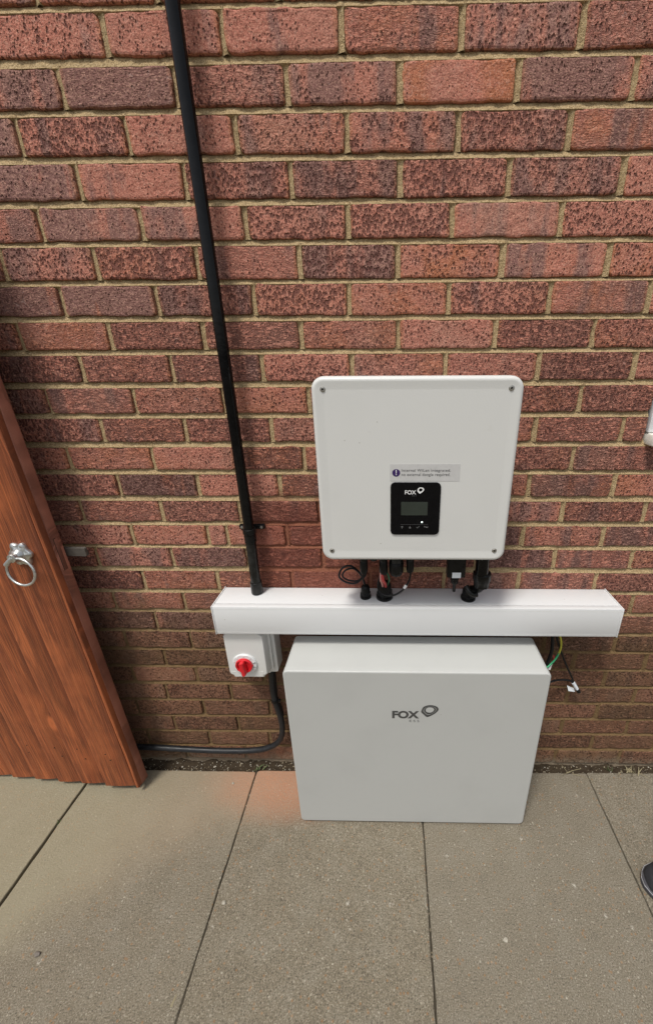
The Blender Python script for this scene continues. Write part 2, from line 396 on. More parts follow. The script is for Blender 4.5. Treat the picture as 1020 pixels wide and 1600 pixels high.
def tube(bm, pts, rad, n=12, cap=True):
    pts = [Vector(p) for p in pts]; loops = []
    u = None
    for i, p in enumerate(pts):
        d = (pts[min(i+1, len(pts)-1)]-pts[max(i-1, 0)]).normalized()
        if u is None: u, v = frame_of(d)
        else:
            u = (u-d*u.dot(d)).normalized(); v = d.cross(u)
        r = rad[i] if isinstance(rad, (list, tuple)) else rad
        loops.append([p+(u*math.cos(2*math.pi*k/n)+v*math.sin(2*math.pi*k/n))*r for k in range(n)])
    rings(bm, loops, cap, cap)
def smooth_path(pts, sub=8):
    P = [Vector(p) for p in pts]; P = [P[0]*2-P[1]]+P+[P[-1]*2-P[-2]]; out = []
    for i in range(1, len(P)-2):
        for k in range(sub):
            t = k/sub; a, b, c, d = P[i-1], P[i], P[i+1], P[i+2]
            out.append(.5*((2*b)+(c-a)*t+(2*a-5*b+4*c-d)*t*t+(-a+3*b-3*c+d)*t**3))
    out.append(P[-2]); return out
def lathe(bm, prof, loc, n=20, axis='Z'):
    loops = []
    for r, h in prof:
        lp = []
        for k in range(n):
            a = 2*math.pi*k/n; x, y = r*math.cos(a), r*math.sin(a)
            if axis == 'Z': lp.append((loc[0]+x, loc[1]+y, loc[2]+h))
            else: lp.append((loc[0]+x, loc[1]-h, loc[2]+y))
        loops.append(lp)
    rings(bm, loops)
def wob_prism(x0, x1, z0, z1, depth, amp, seed, r=.004, nl=8, ns=3, inset=.0022, lift=.0016, axis='Y', bow=0.0):
    """brick or slab: ragged rounded outline, soft arris, real thickness. Local coords centred; front at y=0 facing -Y (or top at z=0)"""
    cx, cz = (x0+x1)/2, (z0+z1)/2
    L, H = (x1-x0), (z1-z0); pts = []
    def nz(a, b): return mnoise.noise(Vector((a*26+seed*3.1, b*26, seed*7.7)))*amp + mnoise.noise(Vector((a*90+seed, b*90, seed*1.7)))*amp*.5
    crn = [(1, 1), (-1, 1), (-1, -1), (1, -1)]
    for i in range(4):
        sx, sz = crn[i]; tx, tz = crn[(i+1) % 4]; cr = r*(.5+abs(math.sin(seed*12.9+i*4.1)))
        for k in range(3):
            a = R([0, 90, 180, 270][i]+15+30*k)
            pts.append((sx*(L/2-cr)+cr*math.cos(a), sz*(H/2-cr)+cr*math.sin(a)))
        n = nl if i in (0, 2) else ns
        for k in range(1, n):
            f = k/n; pts.append((sx*L/2*(1-f)+tx*L/2*f, sz*H/2*(1-f)+tz*H/2*f))
    P2 = [(x+nz(x+cx, z+cz), z+nz(z+cz+5, x+cx)) for x, z in pts]
    bm = bmesh.new(); loops = []
    for k, (dd, y) in enumerate(((inset*2.2, 0), (inset*.55, lift*.45), (0, lift*1.6), (0, depth))):
        lp = []
        for x, z in P2:
            fx = x*(1-2*dd/L); fz = z*(1-2*dd/H)
            yy = y+(mnoise.noise(Vector((x*30+seed*5, z*30, seed)))*bow if k < 3 else 0)
            lp.append((fx, yy, fz) if axis == 'Y' else (fx, fz, -yy))
        loops.append(lp)
    rings(bm, loops); bmesh.ops.recalc_face_normals(bm, faces=bm.faces)
    return bm
dg = None
def text_mesh(body, x0, x1, z0, z1, y, mat, parent, bold=0.0, name='lettering', sp=1.0):
    cu = bpy.data.curves.new('lettering', 'FONT'); cu.body = body; cu.size = 1; cu.offset = bold; cu.extrude = 0; cu.space_character = sp; cu.space_line = 1.05
    to = bpy.data.objects.new('lettering_source', cu); C.objects.link(to)
    me = bpy.data.meshes.new_from_object(to.evaluated_get(bpy.context.evaluated_depsgraph_get())); bpy.data.objects.remove(to)
    xs = [v.co.x for v in me.vertices]; ys = [v.co.y for v in me.vertices]
    a, b, c, d = min(xs), max(xs), min(ys), max(ys)
    for v in me.vertices:
        v.co = Vector((x0+(v.co.x-a)/(b-a)*(x1-x0), y, z0+(v.co.y-c)/(d-c)*(z1-z0)))
    me.materials.clear()
    return link(name, me, mat, parent)
def poly_flat(bm, pts, y, th=.0003):
    rings(bm, [[(x, y+th, z) for x, z in pts], [(x, y, z) for x, z in pts]])
def ring_flat(bm, outer, inner, y):
    n = len(outer); a = [bm.verts.new((x, y, z)) for x, z in outer]; b = [bm.verts.new((x, y, z)) for x, z in inner]
    for i in range(n): bm.faces.new((a[i], a[(i+1) % n], b[(i+1) % n], b[i]))
def logo_ring(x0, x1, z0, z1, y, mat, parent, split=True):
    out = [(0, .60), (.02, .40), (.14, .14), (.48, 0), (.86, .10), (1, .36), (.84, .66), (.56, .90), (.34, 1), (.15, .80)]
    inn = [(.22, .44), (.24, .32), (.34, .20), (.52, .16), (.70, .22), (.77, .38), (.70, .55), (.54, .66), (.38, .66), (.27, .57)]
    def sm(p):
        P = [Vector((a, b, 0)) for a, b in p]; n = len(P); o = []
        for i in range(n):
            a, b, c, d = P[i-1], P[i], P[(i+1) % n], P[(i+2) % n]
            for k in range(5):
                t = k/5; q = .5*((2*b)+(c-a)*t+(2*a-5*b+4*c-d)*t*t+(-a+3*b-3*c+d)*t**3); o.append((x0+q.x*(x1-x0), z1-q.y*(z1-z0)))
        return o
    O, I = sm(out), sm(inn); lp = lambda f: [(a[0]*(1-f)+b[0]*f, a[1]*(1-f)+b[1]*f) for a, b in zip(O, I)]
    bm = bmesh.new()
    if split: ring_flat(bm, lp(-.04), lp(.54), y); ring_flat(bm, lp(.66), lp(1.12), y)
    else: ring_flat(bm, lp(0), lp(1), y)
    return obj('emblem', bm, mat, parent)

# ================================================================ SETTING
bm = bmesh.new(); s = 30
for sx, sy in ((0, 0),):
    vs_ = [bm.verts.new(p) for p in ((-s, -s, -.05), (s, -s, -.05), (s, s, -.05), (-s, s, -.05))]; bm.faces.new(vs_)
g = obj('ground', bm, mat_soil('garden_earth', (.07, .058, .04), (.13, .11, .075))); g['kind'] = 'structure'

paving = bpy.data.objects.new('paving', None); C.objects.link(paving); paving['kind'] = 'structure'
XJ = [-4.1, -3.498, -2.897, -2.296, -1.695, -1.094, -.495, .105, .714, 1.315, 1.92, 2.52, 3.12, 3.72]
def edge_y(x): return -.030+.0075*(x+.74)
YJ = [None]+[-.634-.603*k for k in range(8)]
for j in range(8):
    for i in range(len(XJ)-1):
        if j == 0 and XJ[i] > 3: continue
        nd = 30 if j < 2 and -1.7 < XJ[i] < 1.4 else 6
        xa, xb = XJ[i]+.0019, XJ[i+1]-.0019
        if i == 5: xa += .0025
        if i == 4: xb -= .0025
        yb = edge_y((xa+xb)/2) if j == 0 else YJ[j]-.003
        ya = YJ[j+1]+.003
        sd_ = (i-3)*7+j*3+1
        bm = wob_prism(xa, xb, ya, yb, .045, .0016, sd_, .006, nd, nd, .0015, .0022, axis='Z')
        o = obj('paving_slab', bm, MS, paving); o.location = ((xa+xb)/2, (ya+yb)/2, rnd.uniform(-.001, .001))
# sand and dirt in the joints
bm = bmesh.new()
def strip_floor(p0, p1, wdt, zf, step=.012):
    p0, p1 = Vector(p0), Vector(p1); n = max(2, int((p1-p0).length/step)); d = (p1-p0).normalized(); nrm = Vector((-d.y, d.x, 0)); prev = None
    for k in range(n+1):
        p = p0.lerp(p1, k/n); z = zf(p)
        row = [bm.verts.new(p+nrm*wdt*s_+Vector((0, 0, z+rnd.uniform(-.001, .001)))) for s_ in (-1, 0, 1)]
        if prev:
            for a in (0, 1): bm.faces.new((prev[a], prev[a+1], row[a+1], row[a]))
        prev = row
for i, x in enumerate(XJ[1:-1]):
    def zf(p, i=i):
        base = -.010+mnoise.noise(Vector((p.x*9, p.y*9, i)))*.008
        if i == 4: base -= .006
        if i == 6: base -= .002
        if i in (5, 7) and p.y < -.35: base += .003
        return min(base, -.0022)
    strip_floor((x, 0, 0), (x, -4.8, 0), .006, zf)
for y in YJ[1:]: strip_floor((-4.0, y, 0), (3.7, y, 0), .006, lambda p: -.009, .1)
o = obj('joint_sand', bm, MJ, paving); o['kind'] = 'stuff'
# soil strip between slabs and wall
bm = bmesh.new(); nx, ny = 420, 9; grid = []
for i in range(nx+1):
    x = -2.2+i/nx*4.0; row = []
    for j in range(ny+1):
        y = -.036+j/ny*.055
        z = -.012+mnoise.fractal(Vector((x*26, y*60, 3)), .8, 2, 5)*.010+.030*(j/ny)**1.6
        row.append(bm.verts.new((x, y, z)))
    grid.append(row)
for i in range(nx):
    for j in range(ny): bm.faces.new((grid[i][j], grid[i+1][j], grid[i+1][j+1], grid[i][j+1]))
o = obj('soil_strip', bm, MSOIL, None, 0); o['kind'] = 'structure'

# ---------------------------------------------------------------- brick wall
wall = thing('brick_wall', 'rusticated red and purple stretcher bond brick wall with tan mortar behind all the equipment', 'wall')
DATA = {1:(.0012,.0618,.0004,.0642,-.73,.47,[-.545,-.32,-.096,.129,.353]),2:(-.0008,.0609,-.0001,.0637,-.76,.49,[-.651,-.422,-.206,.015,.242,.466]),
3:(.0008,.0623,-.0016,.0645,-.79,.51,[-.763,-.539,-.317,-.091,.132,.353]),4:(-.0003,.0624,-.0015,.0648,-.82,.53,[-.661,-.435,-.212,.017,.242,.475]),
5:(-.0005,.0609,0,.0624,-.85,.55,[-.768,-.545,-.317,-.095,.129,.36]),6:(.0008,.0648,-.0006,.0654,-.87,.56,[-.879,-.666,-.436,-.206,.012,.244,.475]),
7:(.0006,.0624,.0008,.0669,-.9,.58,[-.766,-.543,-.318,-.099,.129,.358,.58]),8:(.001,.062,.0009,.0615,-.93,.6,[-.893,-.673,-.447,-.215,.014,.242,.471]),
9:(.0019,.0627,.0035,.0637,-.92,.62,[-.763,-.539,-.315,-.097,.128,.352,.581]),10:(-.0001,.0633,.0025,.0644,-.92,.64,[-.873,-.65,-.423,-.208,.466]),
11:(.0009,.0618,.0012,.0633,-.91,.61,[-.754,-.535,-.31,.365,.586]),12:(.0004,.0617,.0002,.0651,-.9,.67,[-.865,-.636,-.413,-.232,.473]),
13:(.0003,.0632,.0005,.0632,-.91,.69,[-.749,-.529,-.304,.37,.595]),14:(-.0019,.0646,-.0014,.0609,-.91,.71,[-.875,-.646,-.424,.471,.694]),
15:(-.0011,.0637,-.0016,.062,-.92,.73,[-.748,-.527,-.472,-.300,.371,.596]),16:(.0015,.0646,-.0003,.0609,-.9,.75,[-.87,-.646,-.423,.471,.694]),
17:(-.0019,.0656,-.0028,.0639,-.93,.77,[-.75,-.523,-.3,-.065,.377,.603]),18:(-.002,.0610,-.0035,.066,-.91,.75,[-.86,-.64,.50,.727]),
19:(-.0006,.0650,-.0062,.065,-.91,.76,[-.746,.60]),20:(-.0014,.0647,-.0051,.0608,-.91,.78,[-.863,-.648,.485,.709]),
21:(-.0002,.0621,-.0025,.065,-.91,.8,[-.749,.592,.822]),22:(.0023,.0619,-.0003,.0645,-.88,.82,[-.874,-.656,.705]),
23:(.0014,.065,.0026,.063,-.88,.83,[-.774,-.552,.595,.818]),24:(.0015,.0655,.0035,.0626,-.9,.85,[-.893,-.423,.708]),
25:(.0013,.0636,.0055,.064,-.85,.87,[-.776,-.547,.599,.827]),26:(.0018,.065,.0055,.066,-.86,.88,[-.662,-.44,.51,.72]),
27:(.0027,.066,.0030,.066,-.88,.88,[-.76,-.54,.60,.83])}
DARK = {1:[4,4,4,4,6,5],2:[5,8,4,6,1,6,4],3:[9,3,4,3,5,4,5],4:[6,4,4,5,3,5,3],5:[6,7,5,3,3,5,4],6:[5,5,3,4,6,2,6,4],7:[8,8,5,3,4,4,5,4],8:[3,2,2,2,2,1,1,2],
9:[4,2,5,2,4,2,3,2],10:[5,5,2,3,3,3,2,2],11:[5,4,3,3,2,2,1,2,2],12:[4,3,3,3,2,2,3],13:[4,6,3,3,3,3,6,3]}
PITV = {1:[6,4,3,4,6,5],2:[6,3,6,4,2,4,5],3:[5,9,4,6,6,9,1],4:[4,3,9,7,9,7,5],5:[4,3,4,9,9,2,7],6:[7,7,10,4,9,6,3,6],7:[4,3,8,9,5,9,1,5],8:[5,3,7,4,5,5,8,8],
9:[9,6,6,7,5,5,9,6],10:[8,3,6,5,5,5,8,8],11:[9,6,7,6,5,5,5,4,7],12:[6,5,5,6,5,5,8],13:[9,8,5,5,5,5,4,6],15:[6,5,5,5,5,5,7,5],17:[9,5,4,4,4,4,5,8]}
WX0, WX1 = -1.20, 1.12
WIN_X, WIN_Z0, WIN_Z1 = .646, 1.2155, 2.19
def course(k):
    if k in DATA: return DATA[k]
    odd = k % 2
    return (0, .0635, 0, .0645, -.7, .5, [.015+(.1125 if odd else 0)+.225*i+.0 for i in (-3, -2, -1, 0, 1, 2)])
def zc(k, x):
    dl, hl, dr, hr, xl, xr, _ = course(k); t = min(1.15, max(-.15, (x-xl)/(xr-xl)))
    return 2.04-.075*k+.0375+dl*(1-t)+dr*t, hl*(1-t)+hr*t
beds = []; perps = []; nbrick = 0
for k in range(-1, 28):
    xs = list(course(k)[6]); full = sorted(xs)
    # fill hidden gaps at one brick spacing
    g_ = [full[0]]
    for b in full[1:]:
        gap = b-g_[-1]; n = round(gap/.225)
        if n > 1:
            a0 = g_[-1]
            for q in range(1, n): g_.append(a0+gap*q/n)
        g_.append(b)
    full = g_
    first = full[0]
    while full[0] > WX0: full.insert(0, full[0]-.2245-rnd.uniform(-.002, .002))
    while full[-1] < WX1: full.append(full[-1]+.2245+rnd.uniform(-.002, .002))
    right_lim = WIN_X if k <= 11 else 9
    for i in range(len(full)-1):
        xa, xb = full[i]+rnd.uniform(.0048, .0066), full[i+1]-rnd.uniform(.0048, .0066)
        if xa > right_lim-.02: break
        cut = False
        if xb > right_lim: xb = right_lim-.002; cut = True
        if xb < WX0 or xa > WX1: continue
        xm = (xa+xb)/2; zm, h = zc(k, xm); za, _h = zc(k, xa); zb_, _h2 = zc(k, xb)
        seed = k*17.3+i*3.7
        bm = wob_prism(xa, xb, zm-h/2+.0007, zm+h/2-.0007, .1, .0030, seed, .0060, 20, 6, .0018, .0018, bow=.0018)
        o = obj('brick', bm, MB, wall, 28)
        o.location = (xm, rnd.uniform(-.0010, .0012), zm)
        o.rotation_euler = (rnd.uniform(-.006, .006), -math.atan2(zb_-za, xb-xa)+rnd.uniform(-.002, .002), rnd.uniform(-.004, .004))
        vi = sum(1 for p in full[:i+1] if p >= first-1e-6)
        dk = DARK.get(k); pv = PITV.get(k)
        d_ = (dk[vi] if dk and vi < len(dk) else rnd.choice([2, 3, 3, 4, 4, 5, 6]))/10
        p_ = (pv[vi] if pv and vi < len(pv) else rnd.choice([3, 4, 5, 6, 7, 8]))/10
        o.color = (d_, p_, .9 if (k == 2 and abs(xm-.13) < .1) or (k == 6 and abs(xm-.13) < .1) else rnd.choice([0, 0, 0, .3, .6]), (rnd.choice([0, 0, .2, .4]) if k < 8 else rnd.choice([.2, .5, .8, 1])))
        nbrick += 1
        if i > 0 or True: perps.append((k, full[i], i))
        if cut: break
print('bricks', nbrick)
bm = bmesh.new()
def ribbon(rows):
    prev = None
    for row in rows:
        vr = [bm.verts.new(p) for p in row]
        if prev:
            for a in range(len(vr)-1): bm.faces.new((prev[a], prev[a+1], vr[a+1], vr[a]))
        prev = vr
for k in range(-2, 28):
    rows = []; n = int((WX1-WX0)/.008)
    lim = WIN_X-.002 if k <= 10 else WX1
    for i in range(n+1):
        x = min(lim, WX0+i*.008)
        z1 = zc(k, x)[0]-zc(k, x)[1]/2; z2 = zc(k+1, x)[0]+zc(k+1, x)[1]/2 if k < 27 else z1-.03
        nn_ = mnoise.noise(Vector((x*30, k*5.1, 0)))*.0020+mnoise.noise(Vector((x*140, k*3.3, 4)))*.0016
        n3 = mnoise.noise(Vector((x*12, k*2.1, 9)))*.0016
        rows.append([(x, .012, z1+.006), (x, .0088+n3, z1+.0012), (x, .0066+nn_+n3*.6, z1-.0018), (x, .0030+nn_, z2+.0026), (x, .0008+nn_*.8, z2-.0006), (x, .010, z2-.006)])
    ribbon(rows)
for k, x, i in perps:
    if k < -1 or x > (WIN_X if k <= 11 else 9) or x < WX0: continue
    zm, h = zc(k, x); rows = []; n = 8; d0 = rnd.uniform(.0040, .0075); d1 = rnd.uniform(.0002, .003)
    for j in range(n+1):
        z = zm-h/2-.0005+(h+.004)*j/n; nn_ = mnoise.noise(Vector((x*30, z*90, 3)))*.0016
        rows.append([(x-.011, .012, z), (x-.0066, d0+.001, z), (x-.004, d0+nn_, z), (x+.003, d1+.001+nn_, z), (x+.0066, d1+nn_, z), (x+.011, .010, z)])
    ribbon(rows)
box(bm, WX0, WIN_X-.001, .1005, .12, -.06, 2.19); box(bm, WIN_X, WX1, .1005, .12, -.06, 1.21)
o = obj('mortar', bm, MM, wall, 40); o['kind'] = 'stuff'
# ---------------------------------------------------------------- window at the right edge
win = thing('window', 'white plastic window with projecting cream sill at the right edge of the wall', 'window', (WIN_X, 0, WIN_Z0))
def wpart(name, fn, mat, smooth=30):
    bm = bmesh.new(); fn(bm); bmesh.ops.translate(bm, verts=bm.verts, vec=-win.location); return obj(name, bm, mat, win, smooth)
wx0, wx1, wz0, wz1 = WIN_X+.003, WX1, WIN_Z0+.030, WIN_Z1
def fr(bm):
    for a in ((wx0, wx0+.030, wz0, wz1), (wx1-.03, wx1, wz0, wz1)): box(bm, a[0], a[1], -.004, .055, a[2], a[3], .003)
    for a in ((wz0, wz0+.018), (wz1-.03, wz1)): box(bm, wx0+.0301, wx1-.0301, -.002, .055, a[0], a[1], .003)
wpart('window_frame', fr, MUPVC)
wpart('sash', lambda bm: [box(bm, wx0+.032, wx0+.06, .004, .05, wz0+.022, wz1-.034, .003), box(bm, wx1-.06, wx1-.032, .004, .05, wz0+.022, wz1-.034, .003), box(bm, wx0+.0602, wx1-.0602, .006, .05, wz0+.022, wz0+.052, .003)], MUPVC)
wpart('gasket', lambda bm: box(bm, wx0+.0305, wx1-.031, .010, .03, wz0+.0182, wz0+.0218), MBLK)
wpart('pane', lambda bm: box(bm, wx0+.0602, wx1-.0602, .022, .030, wz0+.0522, wz1-.034), MGLASS)
wpart('sill', lambda bm: box(bm, WIN_X+.004, WX1, -.030, .05, WIN_Z0-.001, WIN_Z0+.0285, .005), MCREAM)
# ================================================================ GATE
GA = R(4.6)
gate = thing('wooden_gate', 'orange-brown stained timber board gate standing open at the left edge', 'gate', (-.873, -.110, .028))
gate.rotation_euler = (0, R(-1.4), -GA)      # local -X runs along the leaf away from its free edge
def gpart(name, fn, mat, smooth=30):
    bm = bmesh.new(); fn(bm); return obj(name, bm, mat, gate, smooth)
GH = 1.80
def wavy_box(bm, x0, x1, y0, y1, z0, z1, thick_edge, seed):
    """feather-edged board: left edge stands proud of the right edge"""
    n = 40; L = []
    for k in range(n+1):
        z = z0+(z1-z0)*k/n; a = mnoise.noise(Vector((seed, z*3, 0)))*.0022+mnoise.noise(Vector((seed, z*14, 5)))*.0006
        L.append([(x0+a, y1, z), (x0+a, y0-thick_edge+.0015, z), (x0+a+.0018, y0-thick_edge, z), (x0+a+.005, y0-thick_edge-.0005, z), ((x0+x1)/2, y0-thick_edge*.75, z), (x0*.25+x1*.75, y0-thick_edge*.38, z), (x1-.004+a, y0-.0004, z), (x1-.0025+a, y0+.003, z), (x1-.0015+a, y1, z)])
    rings(bm, L)
# stile (35 mm, its sawn edge faces the house), rails behind, boards in front
gpart('stile', lambda bm: box(bm, -.060, 0, .0135, .040, 0, GH, .0015), ME)
gpart('stile_facing', lambda bm: wavy_box(bm, -.0150, -.0005, -.001, .0132, .001, GH-.001, .0, 77), MW)
for z in (.10, .86, 1.60): gpart('rail', lambda bm: box(bm, -.88, -.0605, .0165, .040, z, z+.09, .0015), ME)
bx = [-.0172, -.128, -.219, -.310, -.401, -.492, -.583, -.674, -.765, -.86]
for i in range(len(bx)-1):
    zb = [0, .002, -.001, .002, .001, .002, -.001, .001, .002][i]
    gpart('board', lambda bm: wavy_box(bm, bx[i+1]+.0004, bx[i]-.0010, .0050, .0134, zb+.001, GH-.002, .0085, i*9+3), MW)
    if i in (0, 1, 2, 3):
        for z in (.13, .17, .90):
            gpart('nail', lambda bm: lathe(bm, [(.0022, -.001), (.0018, .0004)], ((bx[i]+bx[i+1])/2+rnd.uniform(-.02, .02), .0002-.0028, z+rnd.uniform(-.01, .01)), 8, 'Y'), MDRK)
# latch mortice cut in the sawn edge (dark kerf lines and a small plug between them)
gpart('edge_plug', lambda bm: box(bm, -.002, .0006, .021, .0315, .859, .953, .0004), ME)
gpart('kerf', lambda bm: [box(bm, -.001, .00035, .0195, .0209, .858, .955), box(bm, -.001, .00034, .0197, .0265, .9532, .9548), box(bm, -.001, .00033, .0197, .0245, .9052, .9066)], MDRK)
# thumb latch bar showing behind the free edge
gpart('latch_bar', lambda bm: plate(bm, (-.08, .055, .890, .9155), (.052, .0445, .044), (0, 0, .001), .004), MGLD, 40)
# ring handle
rx, rz = -.081, .921
hnd = obj('ring_latch', (lambda bm: (rings(bm, [[(rx+math.cos(a)*(.030+.0035*math.cos(6*a))*f, y, rz+math.sin(a)*(.030+.0035*math.cos(6*a))*f*1.08) for a in [2*math.pi*k/48 for k in range(48)]] for y, f in ((.0, 1), (-.006, 1), (-.0085, .93), (-.010, .6), (-.0125, .5))]), bm)[1])(bmesh.new()), MGAL, gate, 40)
bm = bmesh.new(); lathe(bm, [(.018, 0), (.017, .006), (.013, .010), (.012, .014), (.013, .016), (.011, .021), (.004, .022)], (rx, -.010, rz), 20, 'Y')
obj('boss', bm, MGAL, hnd, 50)
bm = bmesh.new(); tube(bm, [(rx+.003, -.028, rz+.002), (rx-.009, -.031, rz-.008), (rx-.018, -.032, rz-.017)], [.0060, .0062, .0068], 10); obj('arm', bm, MGAL, hnd, 50)
bm = bmesh.new(); cxr, czr = rx+.014, rz-.038
tube(bm, [(cxr+.0395*math.cos(a), -.031+.004*math.sin(a), czr+.0375*math.sin(a)) for a in [2*math.pi*k/40 for k in range(41)]], .0034, 10, False); obj('ring', bm, MGAL, hnd, 60)
for a in (60, 180, 300):
    bm = bmesh.new(); lathe(bm, [(.0034, 0), (.003, .0022), (.0012, .0026)], (rx+.0255*math.cos(R(a)), -.0078, rz+.0275*math.sin(R(a))), 10, 'Y'); obj('screw', bm, MSCR, hnd, 40)

# ================================================================ CONDUIT
con = thing('conduit', 'tall glossy black round conduit running down the wall into the white trunking', 'pipe', (-.394, -.030, .785))
def cpart(name, fn, mat, smooth=40):
    bm = bmesh.new(); fn(bm); bmesh.ops.translate(bm, verts=bm.verts, vec=(.394, .030, -.785)); return obj(name, bm, mat, con, smooth)
cpart('upper_pipe', lambda bm: tube(bm, [(-.3915, -.032, z) for z in (2.26, 1.7, 1.3, .985)], .0136, 24), MGLB)
cpart('lower_pipe', lambda bm: tube(bm, [(-.3918, -.032, .986), (-.3925, -.031, .95), (-.394, -.030, .90), (-.395, -.030, .80)], .0142, 24), MSCF)
cpart('coupler', lambda bm: lathe(bm, [(.0150, .038), (.0166, .037), (.0168, .003), (.0160, 0)], (-.395, -.030, .7795), 24), MSCF)
cpart('joint_sleeve', lambda bm: lathe(bm, [(.0146, .030), (.0160, .029), (.0160, .001), (.0150, 0)], (-.3918, -.032, .948), 24), MBLK)
sad = cpart('saddle_clip', lambda bm: [lathe(bm, [(.0160, .014), (.0176, .013), (.0176, .001), (.0165, 0)], (-.3915, -.032, .975), 24), box(bm, -.428, -.356, -.012, -.0005, .976, .990, .003)], MBLK)
for x in (-.419, -.364):
    bm = bmesh.new(); lathe(bm, [(.0042, 0), (.0036, .003), (.001, .0036)], (x+.394, -.012+.030, .983-.785), 10, 'Y'); obj('screw', bm, MSCR, sad, 40)

# ================================================================ TRUNKING
TX0, TX1, TZ0, TZ1 = -.502, .636, .6855, .7785
tr = thing('cable_trunking', 'long white rectangular plastic trunking across the wall between inverter and battery cabinet', 'trunking', (TX0, 0, TZ0))
def tpart(name, fn, mat, smooth=30):
    bm = bmesh.new(); fn(bm); bmesh.ops.translate(bm, verts=bm.verts, vec=(-TX0, 0, -TZ0)); return obj(name, bm, mat, tr, smooth)
tpart('body', lambda bm: box(bm, TX0+.002, TX1-.002, -.0815, -.002, TZ0+.0005, TZ1-.0012, .0008), MTR)
tpart('lid', lambda bm: box(bm, TX0+.002, TX1-.002, -.100, -.0840, TZ0, TZ1, .0014), MTR)
tpart('seam', lambda bm: box(bm, TX0+.003, TX1-.003, -.0842, -.0812, TZ0+.001, TZ1-.0034), MGRY)
for a, b in ((TX0-.0012, TX0+.0017), (TX1-.0017, TX1+.0012)): tpart('end_cap', lambda bm: box(bm, a, b, -.1012, -.0005, TZ0-.001, TZ1+.0008, .0004), MTR)
tpart('lid_groove', lambda bm: [box(bm, TX0+.003, TX1-.003, -.10025, -.0995, z, z+.0008) for z in (TZ0+.006, TZ1-.0075)], MISO)
def gland(parent_fn, x, y, z, r, h, name='cable_gland', hexn=6):
    def f(bm):
        lathe(bm, [(r*1.12, 0), (r*1.12, h*.16), (r*1.0, h*.18)], (x, y, z), 24)
        lp = []
        for hh, rr_ in ((h*.17, 1.08), (h*.42, 1.08), (h*.46, .98)):
            lp.append([(x+r*rr_*math.cos(2*math.pi*k/hexn+.3), y+r*rr_*math.sin(2*math.pi*k/hexn+.3), z+hh) for k in range(hexn)])
        rings(bm, lp)
        lp = []
        for hh, rr_ in ((h*.44, .93), (h*.80, .90), (h*.94, .74), (h*1.0, .50)):
            ring_ = []
            for k in range(36):
                q = rr_*(1.0 if k % 3 else .94); ring_.append((x+r*q*math.cos(2*math.pi*k/36), y+r*q*math.sin(2*math.pi*k/36), z+hh))
            lp.append(ring_)
        rings(bm, lp)
    return parent_fn(name, f, MBLK, 35)
gland(tpart, -.0745, -.047, TZ1-.0010, .0140, .040)
gland(tpart, -.0195, -.047, TZ1-.0010, .0215, .052)
gland(tpart, .2205, -.050, TZ1-.0010, .0190, .036)

# ================================================================ INVERTER
IX0, IX1, IZ0, IZ1 = -.167, .272, .9655, 1.3925
inv = thing('solar_inverter', 'white square wall-mounted inverter with small black display panel and four corner screws', 'inverter', ((IX0+IX1)/2, 0, IZ0))
iv = Vector(inv.location)
def ipart(name, fn, mat, smooth=35, parent=None):
    bm = bmesh.new(); fn(bm); bmesh.ops.translate(bm, verts=bm.verts, vec=-iv); return obj(name, bm, mat, parent or inv, smooth)
ipart('heat_sink', lambda bm: [box(bm, IX0+.03, IX1-.03, -.070, -.012, IZ0+.022, IZ1-.02, .004)]+[box(bm, IX0+.04+i*.0176, IX0+.0425+i*.0176, -.010, -.0125+.001, IZ0+.03, IZ1-.03) for i in range(20)], MGAL)
ipart('casing', lambda bm: plate(bm, (IX0+.008, IX1-.008, IZ0+.008, IZ1-.008), (-.0702, -.140), (0, 0), .020), MINV)
def cover(bm):
    plate(bm, (IX0, IX1, IZ0, IZ1), (-.1405, -.1405, -.1560, -.1605, -.1635, -.1646, -.1644, -.1634, -.1630), (.004, 0, 0, .0012, .0040, .0072, .0100, .0190, .026), .026)
ipart('front_cover', cover, MINV, 70)
for x, z in ((-.1425, 1.3675), (.2455, 1.3685), (-.1430, .9915), (.2465, .9930)):
    s_ = ipart('screw', lambda bm: lathe(bm, [(.0052, -.001), (.0060, .0002), (.0050, .0004), (.0044, .0018), (.0026, .0020), (.0024, .0006)], (x, -.1632, z), 16, 'Y'), MSCR)
    bm = bmesh.new(); lathe(bm, [(.0022, .0), (.0018, .0003)], (x-iv.x, -.1632-.0008, z-iv.z), 6, 'Y'); o = obj('socket', bm, MDRK, s_)
YF = -.1646
pan = ipart('display_panel', lambda bm: plate(bm, (-.0021, .1113, 1.0360, 1.1655), (-.1626, YF-.0010, YF-.0014), (0, 0, .0012), .0105), MPAN)
YP = YF-.0018
def pt(fn): return lambda *a, **k: fn(*a, **k)
def local_obj(o, parent, off=iv):
    for v in o.data.vertices: v.co -= off
    return o
local_obj(text_mesh('FOX', .0304, .0555, 1.1375, 1.1475, YP, MWHT, pan, .022), pan)
local_obj(text_mesh('ESS', .0471, .0563, 1.1330, 1.1355, YP, MFNT, pan, 0, 'lettering', 1.5), pan)
local_obj(logo_ring(.0583, .0736, 1.1394, 1.1545, YP, MWHT, pan, False), pan)
ipart('screen', lambda bm: plate(bm, (.0222, .0829, 1.0861, 1.1192), (YF-.0012, YP-.0001), (0, 0), .001), MLCD, 35, pan)
ipart('status_light', lambda bm: lathe(bm, [(.0019, 0), (.0015, .0004)], (.0710, YF-.0014, 1.0687), 12, 'Y'), MLED, 35, pan)
def icons(bm):
    poly_flat(bm, [(.0222, 1.06255), (.0848, 1.06255), (.0848, 1.0628), (.0222, 1.0628)], YP)
ipart('print_line', icons, MFNT, None, pan)
